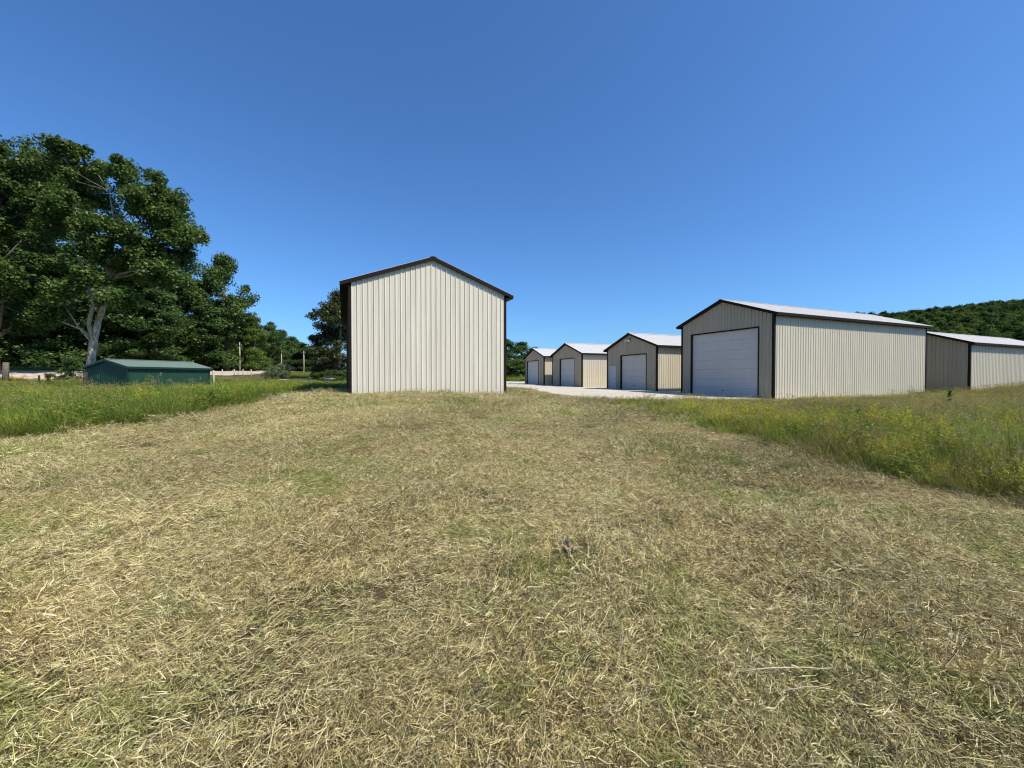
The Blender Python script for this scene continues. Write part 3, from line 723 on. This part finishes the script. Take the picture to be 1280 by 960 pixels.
def woodwork(mb, trunk, tr, targets, clumps, rad0):
    """trunk polyline, limbs to targets, twigs to clumps"""
    mb.tube(trunk, tr, 10)
    nodes = [np.array(p) for p in trunk[1:]]; nr = list(tr[1:])
    for T in targets:
        T = np.array(T); dd = [np.linalg.norm(T - p) + 3 * max(0, p[2] - T[2] + .5) for p in nodes[:len(trunk) - 1]]
        i = int(np.argmin(dd)); p = nodes[i]; r = nr[i] * .55; path = [p]
        for t in (.33, .66, 1.):
            q = p + (T - p) * t + rng.normal(0, .05 * np.linalg.norm(T - p), 3) * (t < 1); q[2] += .08 * np.linalg.norm(T - p) * math.sin(t * 3.14)
            path.append(q)
        mb.tube([tuple(q) for q in path], [r, r * .7, r * .45, r * .22], 6)
        for t, q in zip((.7, .45, .22), path[1:]): nodes.append(q); nr.append(r * t)
    nn = np.array(nodes)
    for c in clumps:
        d = np.linalg.norm(nn - c, axis=1); i = int(np.argmin(d)); p = nn[i]; r = min(nr[i] * .5, .05 * rad0 / .3)
        m = (p + c) / 2 + rng.normal(0, .08 * d[i], 3); m[2] += .05 * d[i]
        mb.tube([tuple(p), tuple(m), tuple(c)], [max(r, .015), max(r * .6, .012), .008], 4, cap=False)

def tree_meshes(name, base, trunk, tr, lobes, m, leaf, leafmat, bark, flat=.5, twig=.5):
    cl, rc = lobes_to_clumps(lobes); mb = MB()
    sub = cl[rng.random(len(cl)) < twig]
    woodwork(mb, trunk, tr, [l[:3] for l in lobes], sub, tr[0])
    v, f, t = crown_leaves(cl, rc, m, leaf, flat)
    cm = mesh_np('crown', v, f, [leafmat], tint=t)
    tm = bpy.data.meshes.new('trunk'); tm.from_pydata(mb.v, [], mb.f); tm.materials.append(bark)
    for p in tm.polygons: p.use_smooth = True
    return tm, cm
def place_tree(name, meshes, loc, rz, scale, label, group=None, cat='tree', leafmat=None):
    r = empty(name, loc, rz); r.scale = scale; tag(r, label, cat, group)
    link('trunk', meshes[0], r); link('crown', meshes[1], r)
    return r

# hero tree with pale forked trunk behind the shed
def hero():
    d0 = 40.0; b = np.array([*at(112, d0), 0]); b[2] = z1(b[0], b[1]) - .2
    def q(px, py, dd=0): return tuple(P(px, py, d0 + dd) - b)
    lobes = []
    for px, py, dd, r, n in ((30, 215, 1, 2.6, 16), (75, 205, -1, 2.7, 18), (115, 208, 1, 2.6, 18), (165, 225, 0, 2.3, 16), (195, 245, -1, 2.2, 15), (222, 285, 0, 2.2, 15), (232, 325, 1, 1.7, 10), (205, 340, -1.5, 2.0, 13),
                            (175, 300, -2, 2.3, 16), (135, 290, -2.5, 2.0, 13), (100, 262, -2.5, 2.2, 14), (60, 270, -2, 2.4, 16), (25, 290, 0, 2.6, 16), (120, 250, 3, 2.0, 10), (80, 330, -2, 2.0, 11), (40, 350, -1, 2.2, 12), (165, 345, 2.5, 1.8, 10), (195, 275, 2, 2.0, 11), (178, 262, -1, 1.8, 10), (212, 262, 1, 1.6, 9), (238, 300, -.5, 1.4, 8), (90, 365, -2.5, 1.5, 8), (150, 375, -2, 1.5, 8), (120, 315, -2.8, 1.7, 9), (60, 395, -2, 1.6, 8), (112, 345, -3, 1.1, 5), (183, 314, -.5, 1.6, 9), (172, 325, 1, 1.5, 7)):
        c = q(px, py, dd); lobes.append((*c, r, r * 1.15, r * .78, n, 1.0))
    trunk = [q(112, 486), q(113, 462), q(115, 445), q(118, 425), q(124, 402), q(132, 380), q(138, 350), q(142, 318), q(146, 280), q(140, 240)]
    tr = [.40, .35, .32, .31, .24, .21, .17, .13, .09, .04]
    cl, rc = lobes_to_clumps(lobes); mb = MB()
    # second fork
    woodwork(mb, trunk, tr, [l[:3] for l in lobes], cl[rng.random(len(cl)) < .6], .5)
    mb.tube([q(118, 427), q(112, 405, -.5), q(118, 380, -.6), q(108, 340, -1), q(92, 300, -1.5), q(80, 250, -1)], [.21, .18, .15, .11, .07, .015], 8)
    mb.tube([q(117, 430), q(100, 410, -1), q(86, 388, -1.5), q(70, 365, -1.5)], [.10, .07, .045, .008], 6)
    mb.tube([q(140, 345), q(165, 340, -1), q(190, 338, -1.5), q(215, 335, -1)], [.10, .07, .045, .008], 6)
    v, f, t = crown_leaves(cl, rc, 280, .18, .78)
    root = empty('broadleaf_tree', tuple(b)); tag(root, 'tallest tree with pale forked trunk rising behind the green shed', 'tree')
    link('crown', mesh_np('crown', v, f, [LEAF_A], tint=t), root)
    mb.build('trunk', BARK_PALE, root, smooth=True)
hero()

def gen_tree(H, R, cb, n, m, leaf, leafmat, bark=BARK, rc=.9, flat=.55, tr=.28, top=1.0, lean=.0):
    """generic tree: crown from height cb to H, max radius R"""
    lobes = []; k = max(5, int((H - cb) / 1.6))
    for i in range(k):
        t = (i + .5) / k; z = cb + (H - cb) * t * .96; rr = R * (math.sin(math.pi * min(1, (t * .80 + .20)) ** top) ** .6)
        ns = 3 if rr > R * .5 else 1
        for j in range(ns):
            a = rng.uniform(0, 6.28); q = rr * rng.uniform(.35, .6) if ns > 1 else 0
            lobes.append((q * math.cos(a) + lean * t, q * math.sin(a), z + rng.normal(0, .3), rr * .62, rr * .62, (H - cb) / k * .7, max(2, int(n / k / ns)), rc))
    tk = [(0, 0, -.4), (.05, 0, H * .15), (rng.normal(0, .15), rng.normal(0, .15), H * .35), (rng.normal(0, .2), rng.normal(0, .2), H * .6), (lean * .7, 0, H * .85), (lean, 0, H * .96)]
    return tree_meshes('t', None, tk, [tr * 1.25, tr, tr * .8, tr * .55, tr * .25, tr * .08], lobes, m, leaf, leafmat, bark, flat, .5)

VB = gen_tree(22, 6.5, 5.0, 210, 240, .19, LEAF_A, rc=1.15, tr=.4, flat=.75)          # tall broadleaf
VD1 = gen_tree(12, 3.6, 0.8, 140, 190, .165, LEAF_B, rc=.95, flat=.5)                # dark dense, layered
VD2 = gen_tree(12, 4.0, 0.4, 150, 190, .165, LEAF_B, rc=1.0, flat=.6)
VG = gen_tree(12, 3.8, 0.8, 140, 180, .17, LEAF_C, rc=1.0, flat=.6)
VM = gen_tree(12, 3.4, 1.0, 140, 190, .165, LEAF_A, rc=.95, flat=.65, top=1.1)
VR = gen_tree(14, 4.6, 0.8, 260, 190, .18, LEAF_R, rc=1.0, flat=.6)
VS = gen_tree(3, 1.7, .2, 50, 130, .10, LEAF_S, rc=.5, flat=.7, tr=.06)              # pale bush
VU = gen_tree(3, 1.8, .15, 50, 130, .11, LEAF_A, rc=.5, flat=.7, tr=.06)             # green bush

def T(name, ms, px, d, ytop, label, H0, wide=1.0, group=None, cat='tree', sink=0, rz=None):
    x, y = at(px, d); z = z1(x, y) - sink; h = (Z0 + EYE + (HZ - ytop) / F * d) - z; s = h / H0
    place_tree(name, ms, (x, y, z), rng.uniform(0, 6.28) if rz is None else rz, (s * wide, s * wide, s), label, group, cat)
T('broadleaf_tree', VB, -8, 37, 172, 'tall broadleaf tree whose crown is cut by the left edge of the view', 22, 1.0)
T('broadleaf_tree', VB, 70, 62, 192, 'tall tree standing behind the pale trunked one, its crown showing left of it', 22, .95)
T('dark_tree', VD1, 62, 55, 330, 'dark layered tree low in the shade left of the pale forked trunk', 12, 1.2)
T('dark_tree', VD2, 8, 54, 345, 'dark dense tree at the left edge above the sandy bank', 12, 1.2)
T('dark_tree', VD2, 150, 58, 330, 'dark tree directly behind the ridge of the green shed', 12, 1.1)
T('dark_tree', VD1, 190, 60, 345, 'dark layered tree behind the right half of the green shed', 12, 1.15)
T('broadleaf_tree', VM, 225, 70, 338, 'mid green tree right of the shed, under the big crown', 12, .95)
T('broadleaf_tree', VM, 283, 76, 318, 'tree with a loose raised top poking above the wood edge', 12, .72)
T('dark_tree', VD1, 252, 72, 370, 'dark layered tree whose low branches hang beyond the shed end', 12, 1.3)
T('dark_tree', VD2, 285, 80, 372, 'dark dense tree below the loose raised tree top', 12, 1.2)
T('fresh_green_tree', VG, 318, 80, 398, 'fresh green tree catching the sun beside the first utility pole', 12, .95)
T('dark_tree', VD1, 300, 92, 392, 'dark tree just behind the fresh green one', 12, 1.1)
T('dark_tree', VD2, 338, 98, 403, 'rounded dark tree right of the fresh green one', 12, 1.0)
T('dark_tree', VM, 352, 112, 412, 'tree behind the second utility pole', 12, 1.1)
T('dark_tree', VD1, 366, 124, 420, 'small looking tree left of the pair of distant poles', 12, 1.1)
T('fresh_green_tree', VG, 377, 140, 430, 'small far tree with fresh green crown at the dip of the tree line', 12, 1.2)
T('dark_tree', VD2, 390, 150, 433, 'lowest far tree in the gap beside the rusty leaved tree', 12, 1.5)
T('dark_tree', VM, 405, 140, 440, 'far tree half hidden by the rusty leaved tree', 12, 1.3)
for px, d, yt, w, ms in ((-60, 50, 200, 1.0, VB), (-40, 56, 330, 1.3, VD2), (105, 56, 300, 1.2, VD2), (30, 58, 300, 1.3, VD1), (205, 74, 330, 1.2, VD2), (165, 66, 320, 1.2, VD1), (250, 74, 350, 1.2, VM), (325, 118, 408, 1.4, VD2), (270, 88, 372, 1.2, VD1), (120, 56, 392, 1.1, VD1), (345, 125, 413, 1.6, VD2), (360, 135, 420, 1.6, VD1), (372, 150, 428, 1.8, VD2), (310, 100, 400, 1.5, VD2), (384, 165, 434, 2.0, VD2), (398, 170, 438, 2.0, VD1), (410, 170, 442, 2.0, VD2), (236, 78, 425, 1.9, VD2), (262, 84, 428, 1.9, VD1), (288, 88, 428, 1.9, VD2), (20, 60, 410, 2.0, VD2), (70, 62, 410, 2.0, VD1), (120, 64, 405, 2.0, VD2), (330, 104, 425, 1.9, VD2), (380, 122, 430, 2.2, VD2), (394, 128, 436, 2.4, VM)):
    T('dark_tree', ms, px, d, yt, 'shaded tree deep in the wood behind the front trees', 12 if ms is not VB else 22, w, 'shaded trees deep in the wood')
T('rusty_leaved_tree', VR, 424, 58, 366, 'round dark tree with rusty leaves behind the left side of the tall building', 14, 1.02)
T('dark_tree', VD2, 633, 112, 424, 'dark tree showing just right of the tall building', 12, 1.5)
T('dark_tree', VM, 652, 118, 427, 'dark tree above the bank left of the farthest garage', 12, 1.5)
T('dark_tree', VD1, 667, 124, 433, 'dark tree whose top shows over the farthest garage roof', 12, 1.5)
T('leafy_bush', VU, 640, 76, 449, 'green bush on the bank right of the tall building', 3, 1.7, cat='bush')
T('leafy_bush', VU, 655, 80, 449, 'green bush on the bank touching the farthest garage', 3, 1.7, cat='bush')
T('pale_bush', VS, 352, 58, 452.5, 'pale silvery bush beside the road end', 3, 1.15, cat='bush')
T('pale_bush', VS, 340, 56, 456, 'smaller pale bush left of the silvery one', 3, 1.1, cat='bush')
T('leafy_bush', VU, 422, 50, 462, 'green bush behind the gravel left of the tall building', 3, 1.6, cat='bush')
T('leafy_bush', VU, 400, 54, 465, 'low green bush below the distant poles', 3, 1.9, cat='bush')
T('leafy_bush', VU, 90, 36, 445, 'green bush touching the left end of the green shed', 3, .8, cat='bush')
T('leafy_bush', VU, 62, 33.5, 466, 'small green bush before the sandy bank', 3, .8, cat='bush')
T('leafy_bush', VU, 22, 56, 415, 'tall leafy bush at the left edge under the big crown', 3, .9, cat='bush')

# wooded hill on the right
HC = (350., 300.)
def hillz(x, y):
    lf = np.clip((x - 90) / 110, 0, 1); lf = lf * lf * (3 - 2 * lf)
    return lf * 41.5 * np.exp(-((x - HC[0]) / 330) ** 2 / 2 - ((y - HC[1]) / 70) ** 2 / 2) + 6 * np.sin(x * .02) * np.exp(-((x - HC[0]) / 160) ** 2 - ((y - HC[1]) / 70) ** 2) - .5
def hill():
    gx = np.linspace(-60, 900, 120); gy = np.linspace(90, 560, 70); X, Y = np.meshgrid(gx, gy)
    v = np.stack([X, Y, hillz(X, Y) + 1.2], -1).reshape(-1, 3); w = len(gx)
    a = (np.arange(len(gy) - 1)[:, None] * w + np.arange(w - 1)[None]).ravel()
    me = mesh_np('hill', v, np.stack([a, a + 1, a + w + 1, a + w], -1), [M_GROUND], smooth=True); tag(link('hill', me), kind='structure')
    ms = []
    for i in range(3):
        me_ = gen_tree(13, 5.2, 3.0, 70, 60, .55, LEAF_H, rc=1.8, flat=.7, tr=.25)[1]; ms.append(me_)
    C = proto_coll('hill_tree', ms)
    x = rng.uniform(100, 620, 10000); y = rng.uniform(190, 330, 10000); k = (hillz(x, y) > 7) & (x / y > .52) & (x / y < 1.65)
    x, y = x[k], y[k]; n = len(x); s = rng.uniform(.45, .85, n)
    o = scatter('hill_wood', np.stack([x, y, hillz(x, y) + .5], -1), rng.integers(0, 3, n), np.stack([0 * x, 0 * x, rng.uniform(0, 6.28, n)], -1), np.stack([s, s, s * rng.uniform(.85, 1.2, n)], -1), C)
    tag(o, 'far wooded hill of dark green crowns above the right garages', 'wood', kind='stuff'); print('hill trees', n)
hill()

# ------------------------------------------------------------------ poles, posts, small things
def pole(px, d, ytop, label, r=.12):
    x, y = at(px, d); z = z1(x, y); h = Z0 + EYE + (HZ - ytop) / F * d - z
    root = empty('utility_pole', (x, y, z)); tag(root, label, 'pole', 'utility poles along the road')
    MB().tube([(0, 0, -.3), (.02, 0, h * .5), (0, 0, h)], [r, r * .85, r * .65], 10)  .build('shaft', WOOD, root, smooth=True)
    MB().box(-.55, .55, -.13, -.07, h - .60, h - .53).build('crossarm', DARKW, root)
    for k in (-.45, .45): MB().tube([(k, -.10, h - .53), (k, -.10, h - .42)], [.035, .02], 8).build('insulator', GLASS, root)
pole(300, 76, 428, 'utility pole nearest the camera, before the fresh green tree')
pole(352, 98, 437, 'utility pole above the pale silvery bush')
pole(380, 104, 439, 'left one of the pair of distant poles in the gap of the trees', .14)
pole(398, 108, 439, 'right one of the pair of distant poles in the gap of the trees')
def post(px, d, ytop, m, w, label, name='fence_post', lean=0, cap=True):
    x, y = at(px, d); z = z1(x, y); h = Z0 + EYE + (HZ - ytop) / F * d - z
    b = MB(); b.tube([(0, 0, -.2), (lean * .5, 0, h * .5), (lean, 0, h - .03), (lean, 0, h)], [w, w, w * .97, w * .7], 8)
    o = b.build(name, m, None, True, (x, y, z)); tag(o, label, 'post')
post(267, 37, 463, WOODP, .085, 'thick pale wooden post right of the green shed')
post(259.5, 36, 470, WOOD, .04, 'thin short pale post between the shed and the thick one')
post(107, 28, 465, DARKW, .12, 'dark wooden post at the left corner of the green shed')
post(49, 32, 469, DARKW, .07, 'thin dark post before the sandy bank')
post(7, 33, 453, BARK, .20, 'weathered grey tree stump at the left edge of the view', 'tree_stump', .05)
i = 0
GL = {0: 'short stake left of the utility pole by the road', 1: 'short stake at the foot of the nearest utility pole', 2: 'short stake right of the nearest utility pole', 3: 'short pale stake nearer the silvery bush'}
for k, px in enumerate((278, 293, 304, 314)):
    post(px, 60, 461.5, WOODP, .07, GL[k], 'road_stake')

def strand(name, px0, px1, d0, d1, h, label):
    a = at(px0, d0); b = at(px1, d1); pts = []
    for t in np.linspace(0, 1, 24):
        x = a[0] + (b[0] - a[0]) * t; y = a[1] + (b[1] - a[1]) * t; pts.append((x, y, z1(x, y) + h + .0))
    mb = MB()
    for p, q in zip(pts[:-1], pts[1:]): mb.bar(p, q, .06, .30)
    root = empty(name, pts[0]); tag(root, label, 'guardrail')
    o = mb.build('rail', CONC, root); o.location = (-pts[0][0], -pts[0][1], -pts[0][2])
    for t in pts[::3]:
        q = MB().box(-.06, .06, .04, .16, -.2, h + .1).build('post', WOODP, root); q.location = (t[0] - pts[0][0], t[1] - pts[0][1], t[2] - h - pts[0][2])

# dark green thistle like plant in the meadow
def weed_plant(name, px, d, ytop, label, n=46, ls=.24, m=LEAF_B, zadd=0):
    x, y = at(px, d); z = z1(x, y); h = Z0 + EYE + (HZ - ytop) / F * d - z
    root = empty(name, (x, y, z)); tag(root, label, 'plant')
    MB().tube([(0, 0, -.05), (.02, .01, h * .5), (.03, 0, h * .96)], [.02, .016, .008], 6).build('stem', LEAF_C, root)
    t = np.linspace(.25, 1, n) ; az = np.arange(n) * 2.4
    base = np.stack([.02 * t, 0 * t, h * t * .95], -1)
    v, f, tt = blades(base, az, ls * (1.35 - .7 * t) * rng.uniform(.8, 1.2, n), ls * .34 * (1.2 - .5 * t), .1 + 1.1 * t, np.full(n, -.9), rng.random(n), seg=4, twist=np.zeros(n), taper=.12)
    link('leaves', mesh_np('leaves', v, f, [m], tint=tt), root)
weed_plant('thistle_plant', 1187, 17.5, 488.5, 'dark leafy thistle standing up from the dry weeds before the rightmost garages', 26, .34, m=LEAF_A)

# withered leaf clump in the mown grass
def dry_clump():
    x, y = 711, 0; d = F * (EYE - .1) / (692 - HZ); X, Y = at(711, d); z = z1(X, Y)
    M = m_plain('withered_leaf', (.33, .26, .17), .9, .5, 14, spec=.05)
    n = 34; az = rng.uniform(0, 6.28, n); base = np.stack([rng.normal(0, .015, n), rng.normal(0, .015, n), rng.uniform(0, .05, n)], -1)
    v, f, t = blades(base, az, rng.uniform(.06, .14, n), rng.uniform(.02, .04, n), rng.uniform(.0, 1.3, n), rng.uniform(-1.8, .9, n), rng.random(n), seg=4, taper=.2)
    o = link('withered_weed', mesh_np('withered_weed', v, f, [M], tint=t), None, (X, Y, z + .068)); tag(o, 'small withered grey leaved weed in the middle of the mown grass', 'plant')
dry_clump()
def twig(px0, py0, px1, py1, r, label):
    def g(px, py):
        d = 3.
        for _ in range(30):
            X = at(px, d); d = F * (EYE + Z0 - z1(*X) - .05) / (py - HZ)
        X = at(px, d); return np.array([X[0], X[1], z1(*X)])
    a, b = g(px0, py0), g(px1, py1); n = 7; pts = []
    for i in range(n):
        t = i / (n - 1); p = a + (b - a) * t; p = p + rng.normal(0, .004, 3); p[2] = a[2] + (b[2] - a[2]) * t + .088 + .012 * math.sin(t * 3.1); pts.append(tuple(p - a))
    mb = MB().tube(pts, [r * (1 - .5 * i / n) for i in range(n)], 7)
    o = mb.build('dry_stalk', m_plain('dry_stalk', (.46, .38, .25), .9, .35, 20, spec=.05), None, True, tuple(a)); tag(o, label, 'stalk')
twig(930, 853, 1047, 849, .004, 'longer pale dry stalk lying across the mown grass at lower right')
twig(975, 880, 1047, 876, .003, 'shorter pale dry stalk lying just below the longer one')

# ------------------------------------------------------------------ light, sky, camera
EL, AZ = math.radians(53.5), math.radians(180 - 61)      # azimuth clockwise from +Y
sun = bpy.data.lights.new('sun', 'SUN'); sun.energy = 5.0; sun.angle = math.radians(.53); sun.color = (1, .93, .80)
so = bpy.data.objects.new('sun', sun); COL.objects.link(so)
sd = Vector((math.sin(AZ) * math.cos(EL), math.cos(AZ) * math.cos(EL), math.sin(EL)))
so.rotation_euler = sd.to_track_quat('Z', 'Y').to_euler(); so.location = (20, -20, 40)
w = bpy.data.worlds.new('World'); scene.world = w; w.use_nodes = True
nt = w.node_tree; bg = nt.nodes['Background']; sk = nt.nodes.new('ShaderNodeTexSky'); sk.sky_type = 'NISHITA'; sk.sun_disc = False
sk.sun_elevation = EL; sk.sun_rotation = AZ; sk.air_density = 1.0; sk.dust_density = 1.0; sk.ozone_density = 3.0; sk.altitude = 200
cc = nt.nodes.new('ShaderNodeMix'); cc.data_type = 'RGBA'; cc.blend_type = 'MULTIPLY'; cc.inputs[0].default_value = 1; cc.inputs[7].default_value = (.60, 1.0, 1.41, 1)
nt.links.new(sk.outputs[0], cc.inputs[6]); nt.links.new(cc.outputs[2], bg.inputs['Color']); bg.inputs['Strength'].default_value = .10

cam = bpy.data.cameras.new('camera'); co = bpy.data.objects.new('camera', cam); COL.objects.link(co)
cam.sensor_width = 36; cam.lens = F / 1280 * 36; cam.clip_start = .05; cam.clip_end = 6000
pitch = math.atan((480 - HZ) / F)
co.location = (0, 0, Z0 + EYE); co.rotation_euler = (math.pi / 2 - pitch, 0, 0); scene.camera = co
scene.view_settings.view_transform = 'Standard'; scene.view_settings.look = 'None'; scene.view_settings.exposure = .32; scene.view_settings.gamma = 1
scene.cycles.use_denoising = True; scene.cycles.denoiser = 'OPENIMAGEDENOISE'; scene.cycles.denoising_input_passes = 'RGB_ALBEDO_NORMAL'; scene.cycles.denoising_prefilter = 'ACCURATE'; scene.cycles.filter_width = 1.15
scene.cycles.max_bounces = 4; scene.cycles.diffuse_bounces = 2; scene.cycles.transmission_bounces = 2; scene.cycles.glossy_bounces = 2
scene.cycles.use_adaptive_sampling = True; scene.cycles.adaptive_threshold = .018
